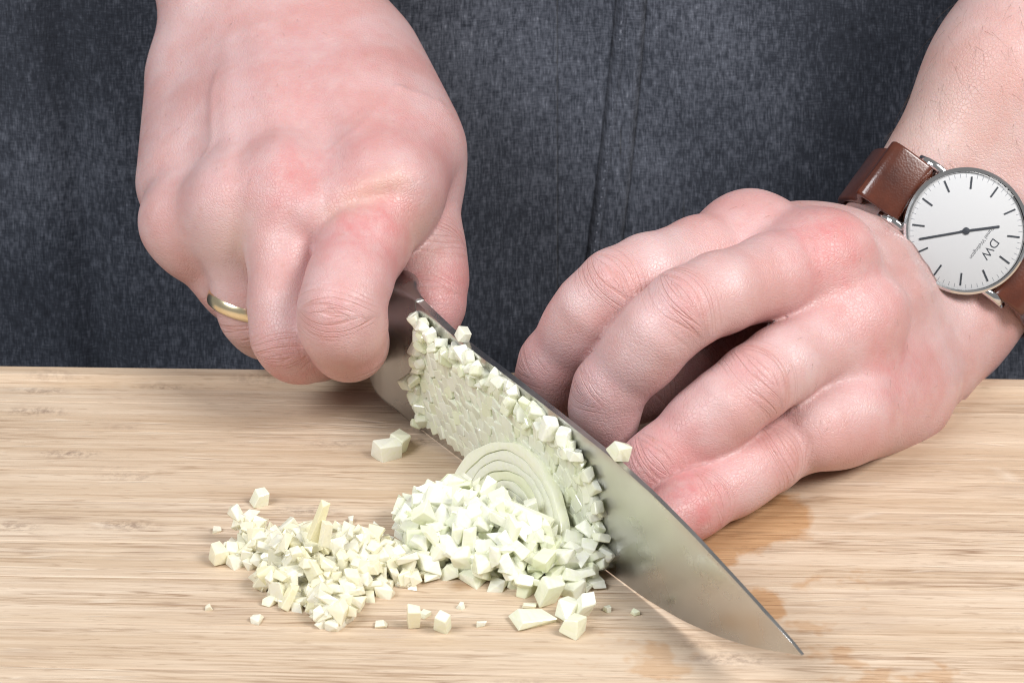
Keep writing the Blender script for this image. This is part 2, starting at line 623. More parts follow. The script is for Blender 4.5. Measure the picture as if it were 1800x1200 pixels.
def hand_object(name, hand, lo, hi, vox, parent, vox_detail=None):
    v, q = surface_net(hand, lo, hi, vox)
    nrm = gradient(hand, v)
    me = bpy.data.meshes.new(name)
    me.vertices.add(len(v))
    me.vertices.foreach_set('co', (v * S).ravel())
    me.loops.add(len(q) * 4)
    me.loops.foreach_set('vertex_index', q.ravel().astype(np.int32))
    me.polygons.add(len(q))
    me.polygons.foreach_set('loop_start', np.arange(0, len(q) * 4, 4, dtype=np.int32))
    me.polygons.foreach_set('loop_total', np.full(len(q), 4, np.int32))
    me.update(calc_edges=True)
    me.shade_smooth()
    # tendons, veins and pressed-in folds: small swellings along lines under the skin
    for line, wid, amp in hand.ridges:
        line = [V3(p) for p in line]
        best = np.full(len(v), 1e9)
        for a, b in zip(line[:-1], line[1:]):
            ba = b - a
            h = np.clip((v - a) @ ba / (ba @ ba), 0, 1)
            d = v - a - h[:, None] * ba
            far = np.linalg.norm(d, axis=1)
            d = d - nrm * (d * nrm).sum(1)[:, None]
            dd = np.linalg.norm(d, axis=1)
            best = np.minimum(best, np.where(far < 16, dd, 1e9))
        ends = np.minimum(np.linalg.norm(v - line[0], axis=1), np.linalg.norm(v - line[-1], axis=1))
        v = v + nrm * (amp * np.exp(-(best / wid) ** 2) * np.clip(ends / 9 + 0.15, 0, 1))[:, None]
    me.vertices.foreach_set('co', (v * S).ravel())
    names = list(hand.fingers)
    own = np.stack([hand.finger(v, hand.fingers[n][0], hand.fingers[n][1], [j for j in hand.joints if j[0] == n]) for n in names], 1)
    owner = own.argmin(1)
    crease = np.zeros((len(v), 3))
    best = np.zeros(len(v))
    for k, (n, i, c, ax, dd, lat, r) in enumerate(hand.joints):
        p = v - c
        s, l, dz = p @ ax, p @ lat, p @ dd
        # length along the bent skin rather than along the chord
        w = np.exp(-(s / (hand.crease_len * (1.0 if i == 1 else 0.72))) ** 4) * np.clip((nrm @ dd - 0.15) / 0.5, 0, 1) * (np.linalg.norm(p, axis=1) < r * 2.0) * (owner == names.index(n))
        w = w * (1.0 if i == 1 else 0.75)
        m = w > best
        best[m] = w[m]
        crease[m] = np.stack([s[m] + 0.035 * l[m] ** 2 * np.sign(s[m]) + 40 * k, l[m], w[m]], 1)
    a = me.attributes.new('crease', 'FLOAT_VECTOR', 'POINT')
    a.data.foreach_set('vector', crease.ravel().astype(np.float32))
    red = np.zeros(len(v))
    for c, r, amt in hand.reds:
        red = np.maximum(red, amt * gauss(v, c, r))
    pale = np.zeros(len(v))
    for c, r, amt in hand.pales:
        pale = np.maximum(pale, amt * gauss(v, c, r))
    for nm, arr in (('red', red), ('pale', pale)):
        a = me.attributes.new(nm, 'FLOAT', 'POINT')
        a.data.foreach_set('value', arr.astype(np.float32))
    o = obj(name, me, M_SKIN, parent)
    r = np.random.default_rng(3)
    hv, hf = [], []
    for cond, count, length, comb in hand.hairs:
        pool = np.where(cond(v, nrm))[0]
        for i in r.choice(pool, min(count, len(pool)), replace=False):
            nn = nrm[i]
            t = V3(comb) + r.normal(0, 0.28, 3)
            t = unit(t - nn * (t @ nn))
            ln = length * r.uniform(0.5, 1.25)
            e1 = np.cross(t, nn)
            b0 = len(hv)
            for k in range(5):
                u = k / 4
                c = v[i] - nn * 0.1 + t * ln * u + nn * ln * (0.42 * u - 0.25 * u * u)
                rad = 0.034 * (1 - 0.75 * u)
                hv += [c + e1 * rad, c - e1 * rad * 0.5 + nn * rad * 0.8, c - e1 * rad * 0.5 - nn * rad * 0.8]
            for k in range(4):
                for j in range(3):
                    hf.append((b0 + 3 * k + j, b0 + 3 * k + (j + 1) % 3, b0 + 3 * k + 3 + (j + 1) % 3, b0 + 3 * k + 3 + j))
    hr = obj('hair', mesh('hair', hv, hf), M_HAIR, o, True)
    hr['kind'] = 'stuff'
    return o


# left hand of the cook (guides the onion; little finger side lies on the board)
LW = (117.7, -6.3, 17.3)
LF = {
    'index': ([(64.9, -45.0, 50.3), (26.0, -80.8, 53.9), (9.9, -75.0, 28.4), (9.5, -70.1, 8.2)], [10.9, 9.9, 8.7, 7.7]),
    'middle': ([(83.2, -56.9, 50.7), (42.8, -95.8, 54.8), (23.6, -94.0, 30.3), (24.4, -90.2, 10.1)], [10.6, 10.0, 8.9, 7.9]),
    'ring': ([(91.7, -62.8, 35.7), (61.7, -97.6, 34.4), (37.6, -106.3, 15.8), (26.3, -108.9, 5.4)], [10.8, 9.7, 8.7, 7.6]),
    'little': ([(94.7, -60.8, 14.0), (65.7, -97.6, 12.5), (46.6, -114.8, 9.0), (35.1, -126.1, 8.4)], [10.5, 9.0, 8.1, 7.0]),
    'thumb': ([(79.4, -34.1, 33.4), (53.4, -55.5, 25.2), (36.0, -65.4, 18.3), (29.1, -68.2, 14.6)], [12.5, 10.5, 9.0, 8.0]),
}
LARM = (V3((182.3, 35.3, 94.7)) - V3(LW))
LARM_U = unit(LARM)
LAT_L = unit(np.cross(LARM_U, V3((0, -0.906, 0.4226))))      # across the wrist
L_MASS = []
for sgn in (-1, 1):
    a = V3(LW) + LAT_L * 12 * sgn
    L_MASS.append((a, a + LARM_U * 70 + LAT_L * 3 * sgn, 17.2, 22.0, 14))
    L_MASS.append((a + LARM_U * 70 + LAT_L * 3 * sgn, a + LARM_U * 210 + LAT_L * 12 * sgn, 22.0, 33.0, 14))
L_MASS.append((V3(LW) + LAT_L * 8, (103.5, -46.7, 6.4), 17, 14.5, 18))             # little-finger ball of the palm
L_MASS.append(((114.1, -29.2, 3.7), (88.8, -78.5, 17.0), 13.5, 11, 14))
L_MASS.append(((104.3, -49.5, 7.4), (77.7, -89.3, 16.0), 13, 10.5, 14))
L_MASS.append((LW, (92.5, -32.7, 29.3), 12, 12.5, 12))
for (p, q, r) in (((63.7, -44.8, 50.7), (80.0, -60.7, 49.6), 9.5), ((79.8, -62.4, 50.7), (86.8, -67.3, 35.5), 9.5), ((86.4, -65.8, 34.0), (90.6, -65.7, 15.4), 9.5)):
    L_MASS.append((p, q, r, r, 10))
L_MASS.append(((110.9, -5.8, 30.1), (79.5, -33.2, 33.0), 15, 13, 12))                # thumb ball
LEFT = Hand(dict(
    wrist=LW, flip=1, sink=7.5, full=(0.7, 0.5, 0.4), lift=2.2, fingers=LF, mass=L_MASS, meta=(11.0, 0.0), webr=21.0, crease_len=7.5,
    knuckle={'index': (1.0, 8.5), 'middle': (0.4, 8.4), 'ring': (0.6, 8.2), 'little': (-1.0, 8.8)},
    web={'index': 10, 'middle': 9, 'ring': 9, 'little': 9, 'thumb': 10},
    tendons=[], folds=[],
    hairs=[(lambda v, n: ((v - V3(LW)) @ LARM_U > 28) & (n[:, 1] < 0.75), 620, 9.0, -LARM_U * 0.6 + LAT_L * 0.8),
           (lambda v, n: (n @ V3((0.2, -0.5, 0.8)) > 0.3) & (v[:, 0] > 60), 110, 2.6, (-0.3, -0.5, -0.4))],
    ridges=[([(115.7, -14.4, 35.5), (98.6, -47.1, 50.5), (84.0, -66.3, 58.8)], 3.4, 0.45), ([(118.3, -22.2, 28.2), (104.7, -53.4, 36.8), (92.4, -72.9, 42.5)], 3.0, 0.6),
            ([(104.0, -33.3, 46.8), (88.2, -51.1, 60.7), (73.5, -57.9, 65.1)], 4.0, -0.5), ([(110.2, -37.3, 38.3), (96.6, -61.9, 47.2), (87.0, -74.7, 52.7)], 4.0, -0.7),
            ([(113.0, -46.5, 23.4), (102.2, -63.4, 29.6), (92.7, -74.6, 34.0)], 4.0, -0.7), ([(123.5, -24.4, 18.6), (108.5, -57.0, 19.7), (97.3, -71.7, 16.7)], 1.6, 0.35),
            ([(121.9, -18.3, 31.8), (106.9, -45.9, 43.6), (94.5, -63.0, 54.2)], 1.5, 0.3)],
    reds=[((83.0, -69.1, 60.0), 17, 0.85), ((95.0, -68.8, 22.9), 19, 0.85), ((90.4, -70.5, 42.8), 16, 0.55), ((63.8, -51.1, 60.7), 16, 0.35), ((42.0, -104.0, 60.9), 9, 0.55), ((25.1, -87.9, 62.4), 8, 0.45),
          ((61.1, -104.8, 40.3), 8, 0.5), ((36.9, -113.5, 21.6), 12, 0.75), ((44.4, -122.1, 12.6), 16, 0.95), ((64.2, -105.5, 17.4), 9, 0.35), ((21.6, -100.6, 32.6), 9, 0.4), ((6.7, -82.3, 31.8), 12, 0.35),
          ((17.7, -93.4, 12.6), 14, 0.5), ((50.7, -61.1, 25.1), 20, 0.7)],
    pales=[((121.5, 20.4, 55.6), 40, 0.35)]))

# right hand of the cook, closed round the knife handle
RW = (-76.5, 61.5, 79.8)
RF = {
    'index': ([(-36.5, -28.3, 57.5), (-45.9, -69.2, 40.9), (-43.9, -60.2, 27.1), (-44.7, -41.0, 20.9)], [12.4, 10.9, 10.2, 8.6]),
    'middle': ([(-62.6, -23.6, 58.2), (-61.1, -58.2, 26.6), (-55.0, -39.1, 15.4), (-47.0, -27.6, 16.5)], [10.9, 9.9, 8.7, 7.7]),
    'ring': ([(-78.1, -19.9, 52.0), (-73.7, -25.4, 19.0), (-66.8, -9.7, 7.5), (-59.9, -1.0, 9.8)], [11.0, 9.8, 8.8, 7.8]),
    'little': ([(-93.4, -10.1, 42.2), (-79.9, -14.0, 22.0), (-74.0, 0.7, 10.9), (-68.4, 10.1, 12.3)], [10.4, 8.8, 7.8, 7.0]),
    'thumb': ([(-29.9, 0.9, 54.0), (-23.8, -24.3, 37.9), (-23.1, -37.3, 28.8), (-23.4, -40.8, 26.0)], [12.5, 10.6, 9.4, 8.2]),
}
RARM_U = unit(V3((-81.1, 89.7, 133.2)) - V3(RW))
LAT_R = unit(np.cross(RARM_U, V3((0, -0.906, 0.4226))))
R_MASS = []
for sgn in (-1, 1):
    a = V3(RW) + LAT_R * 12.5 * sgn
    R_MASS.append((a, a + RARM_U * 70 + LAT_R * 7 * sgn, 18.5, 23.0, 14))
    R_MASS.append((a + RARM_U * 70 + LAT_R * 7 * sgn, a + RARM_U * 210 + LAT_R * 12 * sgn, 23.0, 33.0, 14))
R_MASS.append((RW, (-62.2, 1.6, 62.5), 16, 16, 14))
R_MASS.append(((-96.3, 45.7, 64.8), (-94.6, 10.8, 46.7), 15.5, 16, 16))                  # little-finger ball
R_MASS.append(((-54.1, 56.1, 77.8), (-34.1, 8.9, 54.6), 16, 16, 16))                    # thumb ball
for (p, q, r) in (((-91.0, -13.1, 42.9), (-76.6, -22.9, 50.3), 9), ((-76.6, -22.9, 50.3), (-61.4, -29.3, 55.4), 9.5), ((-59.7, -31.5, 55.4), (-39.1, -32.4, 58.3), 9.5), ((-52.9, -38.0, 55.8), (-32.7, -34.8, 62.6), 7)):
    R_MASS.append((p, q, r, r, 10))
R_MASS.append(((-49.4, 37.1, 74.9), (-33.3, -22.6, 60.4), 13.5, 13, 16))
R_MASS.append(((-44.7, 42.1, 71.4), (-27.9, -4.0, 62.5), 14, 13, 16))                    # muscle between thumb and forefinger
RIGHT = Hand(dict(
    wrist=RW, flip=-1, sink=0.0, full=(0.9, 0.6, 0.3), lift=1.2, fingers=RF, mass=R_MASS, meta=(14.5, 0.0), webr=20.0, crease_len=7.0,
    knuckle={'index': (-1.0, 10.5), 'middle': (2.4, 8.8), 'ring': (1.8, 8.2), 'little': (1.0, 7.8)},
    web={'index': 9, 'middle': 9, 'ring': 8, 'little': 8, 'thumb': 12},
    tendons=[], folds=[],
    hairs=[(lambda v, n: (n @ V3((-0.3, -0.6, 0.6)) > 0.3) & (v[:, 2] > 62), 110, 2.6, (0.2, -0.3, -0.8))],
    ridges=[([(-72.0, 27.0, 81.6), (-65.8, -7.3, 74.2), (-60.6, -36.6, 68.2)], 3.6, 0.5), ([(-79.0, 28.2, 79.5), (-78.6, -3.0, 69.3), (-77.7, -29.2, 60.4)], 3.4, 0.4), ([(-63.8, 29.0, 81.0), (-48.0, -9.2, 74.9), (-36.1, -41.0, 68.2)], 3.8, 0.4),
            ([(-71.5, -15.7, 70.5), (-69.9, -31.6, 64.7), (-69.2, -36.8, 58.3)], 6.0, -0.6), ([(-89.4, -3.8, 62.8), (-86.7, -21.7, 57.5), (-85.0, -28.8, 51.8)], 6.0, -0.5), ([(-54.1, -15.0, 71.9), (-48.8, -34.1, 68.9), (-46.8, -42.3, 65.5)], 7.0, -0.5),
            ([(-43.6, 24.9, 77.1), (-33.8, -4.7, 75.0), (-22.6, -3.5, 72.9)], 1.7, 0.55), ([(-33.8, -4.7, 75.0), (-40.8, -23.9, 71.8), (-53.0, -29.7, 68.9)], 1.6, 0.4), ([(-82.5, 13.3, 75.7), (-83.7, -8.8, 66.3), (-89.3, -19.9, 56.8)], 1.6, 0.4),
            ([(-52.4, -46.0, 52.9), (-45.9, -46.9, 60.4), (-36.6, -47.0, 64.8), (-27.6, -42.6, 64.8)], 2.6, -0.9), ([(-46.0, -43.3, 63.4), (-36.7, -43.7, 67.3), (-28.6, -37.4, 66.5)], 3.4, 0.8),
            ([(-49.5, -85.1, 49.3), (-43.5, -86.5, 51.2), (-37.2, -83.2, 48.8)], 0.9, -0.45), ([(-50.1, -86.1, 47.2), (-43.4, -88.6, 49.0), (-36.8, -84.3, 46.4)], 0.8, -0.4), ([(-65.4, -67.6, 25.5), (-59.8, -69.8, 25.5), (-55.3, -62.4, 22.3)], 0.9, -0.4)],
    reds=[((-38.0, -51.8, 59.4), 18, 0.95), ((-44.5, -83.9, 47.2), 13, 0.7), ((-59.5, -36.6, 68.2), 14, 0.75), ((-54.3, 8.9, 71.2), 30, 0.55), ((-31.5, -23.3, 68.2), 24, 0.5), ((-40.3, -34.1, 68.9), 16, 0.5), ((-78.8, -27.3, 59.7), 12, 0.3),
          ((-59.9, -63.7, 19.5), 14, 0.7), ((-40.8, -72.1, 25.3), 14, 0.35), ((-18.9, -40.0, 32.6), 16, 0.8), ((-44.2, -75.3, 51.4), 12, 0.4)],
    pales=[((-30.5, -45.3, 68.6), 4.5, 0.34), ((-35.1, -45.8, 67.5), 4.5, 0.36), ((-39.6, -46.6, 65.8), 4.5, 0.34), ((-43.9, -47.5, 63.9), 4.5, 0.3), ((-48.2, -47.1, 59.9), 4.5, 0.25), ((-24.8, -42.6, 50.6), 9, 0.35), ((-72.5, -32.7, 48.3), 8, 0.35)]))

person = empty('person', (0.05, 0.12, -0.02))
tag(person, 'person in a dark denim apron dicing an onion with both hands', 'person')


def keep(o, parent):
    o.parent = parent
    o.matrix_parent_inverse = Matrix.Translation(-parent.location)
    return o


lh = keep(hand_object('left_hand', LEFT, (-15, -150, -25), (235, 130, 185), VOX, None), person)
rh = keep(hand_object('right_hand', RIGHT, (-150, -110, -10), (10, 150, 220), VOX, None), person)
lh['label'] = 'left hand with curled fingers, wearing the watch'
rh['label'] = 'right hand closed round the knife handle'

# ------------------------------------------------------------------ worktop and board
bm = bmesh.new()
bmesh.ops.create_cube(bm, size=1, matrix=Matrix.Translation((0, -0.32, -0.0405)) @ Matrix.Diagonal((1.2, 0.66, 0.04, 1)))
wt = obj('worktop', bm_mesh('worktop', bm), M_STONE)
wt['kind'] = 'structure'

board = empty('cutting_board', (0, -0.020, 0))
board.rotation_euler = (0, 0, BOARD_YAW)
tag(board, 'pale bamboo cutting board with grooved rim and wet patches', 'cutting board')
random.seed(4)
y = 0.0
first = True
while y > -330:
    wd = 24.0 if first else random.choice((17.0, 19.0, 21.0, 23.0))
    y1 = y - wd
    dz = random.uniform(-0.06, 0.0)
    g = 0.07
    if first:
        prof = [(0, -20), (0, -1.6), (-0.5, -0.5), (-1.6, 0), (-6.2, 0)]
        prof += [(-10.6 - 4.2 * math.cos(t), -2.3 * math.sin(t)) for t in np.linspace(0.12, math.pi - 0.12, 9)]
        prof[5:] = [(-10.6 + 4.2 * math.cos(t), -2.3 * math.sin(t)) for t in np.linspace(0.12, math.pi - 0.12, 9)]
        prof += [(-15.2, 0), (y1 + 0.25, 0), (y1 + g, -0.22), (y1 + g, -20)]
    else:
        prof = [(y - g, -20), (y - g, -0.22), (y - 0.25, dz), (y1 + 0.25, dz), (y1 + g, -0.22), (y1 + g, -20)]
    n = len(prof)
    vs = [(-265, a, b) for a, b in prof] + [(265, a, b) for a, b in prof]
    fs = [(i, (i + 1) % n, n + (i + 1) % n, n + i) for i in range(n)]
    fs += [tuple(range(n))[::-1], tuple(range(n, 2 * n))]
    obj('plank', mesh('plank', vs, fs), M_WOOD, board)
    y = y1
    first = False


# ------------------------------------------------------------------ apron
def apron_y(x, z):
    yy = 80 + 0.40 * z
    yy = yy + 5.0 * np.sin(x / 41 + 0.6 + z / 300) + 1.8 * np.sin(x / 17.0 + z / 60)
    yy = yy + 5.0 * np.exp(-((x + 140 + z * 0.12) / 7) ** 2) - 2.0 * np.exp(-((x + 78 - z * 0.3) / 6) ** 2) * np.exp(-((z + 10) / 40) ** 2)
    xl, xr = seam_x(z)
    up = 1 / (1 + np.exp(-(x - xl) / 0.22)) * 2.8
    dn = 1 / (1 + np.exp(-(x - xr) / 0.3)) * 2.2
    dip = 2.6 * np.exp(-((x - xr - 0.2) / 1.0) ** 2) + 1.3 * np.exp(-((x - xl + 0.6) / 0.9) ** 2) + 0.7 * np.exp(-((x - xl - 2.4) / 0.5) ** 2)
    return yy - up + dn + dip


def seam_x(z):
    w = 0.6 * np.sin(z / 23.0)
    return 27.0 + 0.12 * z + w, 36.5 + 0.10 * z + w


xs = np.unique(np.concatenate([np.arange(-330, 331, 3.0), np.arange(8, 72, 0.35)]))
zs = np.arange(-140, 330, 3.0)
X, Z = np.meshgrid(xs, zs)
Y = apron_y(X, Z)
vs = np.stack([X, Y, Z], -1).reshape(-1, 3)
nx = len(xs)
fs = [(r * nx + c, r * nx + c + 1, (r + 1) * nx + c + 1, (r + 1) * nx + c) for r in range(len(zs) - 1) for c in range(nx - 1)]
apron = obj('apron', mesh('apron', vs, fs), M_DENIM, None, True)
apron['label'] = 'dark blue grey denim apron with stitched centre seam'
sol = apron.modifiers.new('thickness', 'SOLIDIFY')
sol.thickness = 0.0012
sol.offset = 1
keep(apron, person)
random.seed(9)
vs, fs = [], []
z = -60.0
while z < 200:
    x = float(seam_x(z)[0]) + 1.1
    yy = float(apron_y(x, z)) - 0.35
    b = len(vs)
    for t in range(6):
        a = t * math.pi / 3
        vs += [(x + 0.3 * math.cos(a), yy + 0.25 * math.sin(a), z), (x + 0.36 * math.cos(a), yy - 0.15 + 0.3 * math.sin(a), z + 1.0), (x + 0.3 * math.cos(a) + 0.1, yy + 0.25 * math.sin(a), z + 2.0)]
    for t in range(6):
        c, d = b + 3 * t, b + 3 * ((t + 1) % 6)
        fs += [(c, d, d + 1, c + 1), (c + 1, d + 1, d + 2, c + 2)]
    z += 2.7
st = obj('stitching', mesh('stitching', vs, fs), plain('thread', (0.2, 0.21, 0.25), 0.8), apron, True)
st['kind'] = 'stuff'

# ------------------------------------------------------------------ knife
KH = V3((-25.1, -57.6, 0.25))
KU = unit((88.8, -138.9, 0))
KM = V3((KU[1], -KU[0], 0))                      # towards the side with the onion on it


def K(s, q, z):
    return KH + KU * s + KM * q + V3((0, 0, z))


SP = [(-3, 39.6), (3, 38.6), (19, 36.2), (46, 35.0), (72, 33.6), (91, 32.3), (108, 30.0), (124, 26.8), (141, 22.6), (154, 19.2), (161, 17.2), (164.2, 16.0)]
ED = [(-3, 0.9), (0, 0.0), (27, 0.0), (73, 0.0), (92, 0.0), (106, 0.25), (121, 1.9), (135, 4.9), (145, 7.9), (154, 11.4), (160, 14.0), (164.2, 15.7)]


def interp(tab, s):
    return float(np.interp(s, [a for a, _ in tab], [b for _, b in tab]))


def smooth_interp(tab, s):
    return sum(interp(tab, s + d) for d in (-3, -1.5, 0, 1.5, 3)) / 5 if -0 < s < 158 else interp(tab, s)


def blade_half(s, z):
    top = smooth_interp(SP, s)
    bot = smooth_interp(ED, s)
    t = np.clip((z - bot) / max(top - bot, 0.1), 0, 1)
    return (1.35 - 0.95 * s / 165) * min(1.0, 0.04 + 1.12 * float(t))


knife = empty('chef_knife', tuple(K(60, 0, 0) * S))
tag(knife, 'steel chef knife with full bolster standing on its edge, onion stuck to blade', 'knife')
ss = np.concatenate([np.linspace(-3, 150, 70), np.linspace(151, 164.2, 18)])
vs, fs = [], []
for s in ss:
    top, bot = smooth_interp(SP, s), smooth_interp(ED, s)
    hf = 1.35 - 0.95 * s / 165
    ring = []
    for t in (0.0, 0.015, 0.33, 0.66, 0.9, 0.985):
        ring.append((blade_half(s, bot + (top - bot) * t) if t > 0 else 0.03, bot + (top - bot) * t))
    ring.append((hf * 0.86, top))
    for q, z in ring:
        vs.append(K(s, q, z))
    for q, z in ring[::-1]:
        vs.append(K(s, -q, z))
n = 14
for i in range(len(ss) - 1):
    for j in range(n):
        fs.append((i * n + j, i * n + (j + 1) % n, (i + 1) * n + (j + 1) % n, (i + 1) * n + j))
fs.append(tuple(range(n)))
fs.append(tuple(range((len(ss) - 1) * n, len(ss) * n))[::-1])


def solid(name, vs, fs, mat, parent, smooth=False, angle=None):
    me = mesh(name, vs, fs)
    b = bmesh.new()
    b.from_mesh(me)
    bmesh.ops.recalc_face_normals(b, faces=b.faces)
    b.to_mesh(me)
    b.free()
    if angle is not None:
        me.shade_smooth()
        me.set_sharp_from_angle(angle=math.radians(angle))
    elif smooth:
        me.shade_smooth()
    o = obj(name, me, mat)
    if parent is not None:
        keep(o, parent)
    return o


solid('blade', vs, fs, M_BLADE, knife, angle=22)


def sweep(secs, name, mat, parent, angle=40):
    """secs: rings of equal length"""
    n = len(secs[0])
    vs = [p for r in secs for p in r]
    fs = [(i * n + j, i * n + (j + 1) % n, (i + 1) * n + (j + 1) % n, (i + 1) * n + j) for i in range(len(secs) - 1) for j in range(n)]
    fs.append(tuple(range(n)))
    fs.append(tuple(range((len(secs) - 1) * n, len(secs) * n)))
    return solid(name, vs, fs, mat, parent, angle=angle)


def rounded(h, w, r, k=5):
    """rounded rectangle: half height h, half width w"""
    pts = []
    r = min(r, h * 0.98, w * 0.98)
    for cx, cz, a0 in ((w - r, h - r, 0), (-(w - r), h - r, 90), (-(w - r), -(h - r), 180), (w - r, -(h - r), 270)):
        for i in range(k):
            a = math.radians(a0 + 90 * i / (k - 1))
            pts.append((cx + r * math.cos(a), cz + r * math.sin(a)))
    return pts


secs = []
for s in np.linspace(0.6, -17, 24):
    lo = float(np.interp(s, [-17, -14, -12, -9, -6, -3, 0.6], [13, 8.4, 6.2, 4.3, 2.6, 1.2, 0.35]))
    hi = float(np.interp(s, [-17, -8, 0.6], [40.2, 40.8, 39.6]))
    w = float(np.interp(s, [-17, -13, -10, -7, -4, -1.5, 0.6], [7.6, 7.4, 6.2, 4.4, 2.9, 1.9, 1.45]))
    secs.append([K(s, q, (lo + hi) / 2 + z) for q, z in rounded((hi - lo) / 2, w, min(2.2, w * 0.6))])
sweep(secs, 'bolster', M_BOLSTER, knife, 50)
secs = []
for s in np.linspace(-16.8, -128, 40):
    t = (-s - 16.8) / 111
    c = 28.5 - 2.0 * math.sin(t * 3.1)
    hh = 10.6 + 1.4 * math.sin(t * 6.0) + 2.0 * max(0, t - 0.8) * 5
    secs.append([K(s, q, c + z) for q, z in rounded(hh, 8.0 + 0.8 * math.sin(t * 5), 6.0)])
sweep(secs, 'handle', M_BLACK, knife, 50)


# ------------------------------------------------------------------ wedding ring
a, b = V3(RF['ring'][0][0]), V3(RF['ring'][0][1])
ax = unit(b - a)
c = a + (b - a) * 0.86
e1 = unit(np.cross(ax, (0.3, 0.1, 1)))
e2 = np.cross(ax, e1)
jd = [j for j in RIGHT.joints if j[0] == 'ring' and j[1] == 1][0][4]
c = c - jd * 0.5 - V3((1.5, 0, 0.8))
ax = unit(ax + V3((-0.42, 0.0, 0.0)))
e1 = unit(np.cross(ax, (0.3, 0.1, 1)))
e2 = np.cross(ax, e1)
secs = []
for i in range(64):
    t = i / 64 * 2 * math.pi
    rd = e1 * math.cos(t) + e2 * math.sin(t)
    r0 = 10.5
    secs.append([c + rd * (r0 + dr) + ax * dx for dx, dr in [(2.2 * math.cos(p), 0.9 * math.sin(p)) for p in np.linspace(0, 2 * math.pi, 12, endpoint=False)]])
n = 12
vs = [p for r in secs for p in r]
fs = [(i * n + j, i * n + (j + 1) % n, ((i + 1) % 64) * n + (j + 1) % n, ((i + 1) % 64) * n + j) for i in range(64) for j in range(n)]
tag(solid('wedding_ring', vs, fs, M_GOLD, None, True), 'plain pale gold wedding ring on the hand that holds the knife', 'ring')

# ------------------------------------------------------------------ watch
WC = V3((127.7, -41.3, 53.5))
_v = V3((0, 0.906, -0.4226))
for _ in range(60):
    WC = WC + _v * 0.8 * max(float(LEFT(WC[None])[0]) - 6.0, -2)
WN = unit(V3((0, -0.906, 0.4226)) - LARM_U * (LARM_U @ V3((0, -0.906, 0.4226))))
WN = unit(WN + LAT_L * 0.04)
WY = unit(LAT_L - WN * (WN @ LAT_L))
if WY[0] < 0:
    WY = -WY
WX = np.cross(WY, WN)
WR = 18.0
watch = empty('wristwatch', tuple(WC * S))
tag(watch, 'round white dial wristwatch with steel case and brown leather strap', 'watch')


def Wp(x, y, z):
    return WC + WX * x + WY * y + WN * z


def lathe(name, prof, mat, parent, seg=96, closed=True, angle=35):
    vs, fs = [], []
    n = len(prof)
    for i in range(seg):
        a = 2 * math.pi * i / seg
        for r, z in prof:
            vs.append(Wp(r * math.cos(a), r * math.sin(a), z))
    for i in range(seg):
        for j in range(n if closed else n - 1):
            p, q = i * n + j, i * n + (j + 1) % n
            k = ((i + 1) % seg) * n
            fs.append((p, q, k + (j + 1) % n, k + j))
    return solid(name, vs, fs, mat, parent, angle=angle)


def wbox(name, x0, x1, y0, y1, z0, z1, mat, parent, ang=0.0, cx=0.0, cy=0.0):
    ca, sa = math.cos(ang), math.sin(ang)
    vs = [Wp(cx + x * ca - y * sa, cy + x * sa + y * ca, z) for z in (z0, z1) for x, y in ((x0, y0), (x1, y0), (x1, y1), (x0, y1))]
    fs = [(0, 1, 2, 3), (4, 5, 6, 7), (0, 1, 5, 4), (1, 2, 6, 5), (2, 3, 7, 6), (3, 0, 4, 7)]
    return solid(name, vs, fs, mat, parent)


case = lathe('case', [(0.01, -4.6), (14.5, -4.6), (16.8, -3.6), (17.9, -2.2), (18.0, -0.6), (17.6, 0.2), (0.01, 0.2)], M_STEEL, watch, closed=False)
lathe('bezel', [(17.7, 0.15), (18.0, 0.5), (17.9, 1.3), (17.3, 1.75), (16.75, 1.7), (16.5, 1.2), (16.5, 0.1)], M_STEEL, watch)
dial = lathe('dial', [(0.01, 0.75), (16.6, 0.75), (16.6, 0.4), (0.01, 0.4)], M_DIAL, watch, closed=False)
g = N('clear_crystal')
tr = g.n('ShaderNodeBsdfTransparent')
gl = g.n('ShaderNodeBsdfGlossy')
gl.inputs['Roughness'].default_value = 0.02
mx = g.n('ShaderNodeMixShader')
fr = g.n('ShaderNodeFresnel')
fr.inputs[0].default_value = 1.4
g.L.new(fr.outputs[0], mx.inputs[0])
g.L.new(tr.outputs[0], mx.inputs[1])
g.L.new(gl.outputs[0], mx.inputs[2])
g.L.new(mx.outputs[0], g.t.nodes['Material Output'].inputs[0])
lathe('crystal', [(0.01, 1.75), (16.0, 1.72), (16.72, 1.6), (16.72, 1.25), (0.01, 1.3)], g.m, watch, closed=False)
for h in range(12):
    a = math.radians(-30 * h)
    o = wbox('hour_marker', -0.24, 0.24, 11.9, 15.4, 0.752, 0.95, M_MARK, None, a)
    keep(o, watch)
vs, fs = [], []
for t in range(60):
    a = math.radians(6 * t)
    if t % 5:
        ca, sa = math.cos(a), math.sin(a)
        b = len(vs)
        for z in (0.752, 0.78):
            for x, y in ((-0.07, 15.0), (0.07, 15.0), (0.07, 16.1), (-0.07, 16.1)):
                vs.append(Wp(x * ca - y * sa, x * sa + y * ca, z))
        fs += [tuple(b + i for i in q) for q in ((0, 1, 2, 3), (4, 5, 6, 7), (0, 1, 5, 4), (1, 2, 6, 5), (2, 3, 7, 6), (3, 0, 4, 7))]
mt = solid('minute_track', vs, fs, plain('grey_print', (0.3, 0.32, 0.36), 0.5), watch)
mt['kind'] = 'stuff'


def dial_angle(dx, dy):
    """screen direction of the hand seen straight on -> angle from twelve on the dial"""
    d = V3((1, 0, 0)) * dx + V3((0, 0.4226, 0.906)) * -dy
    return math.atan2(-(d @ WX), d @ WY)


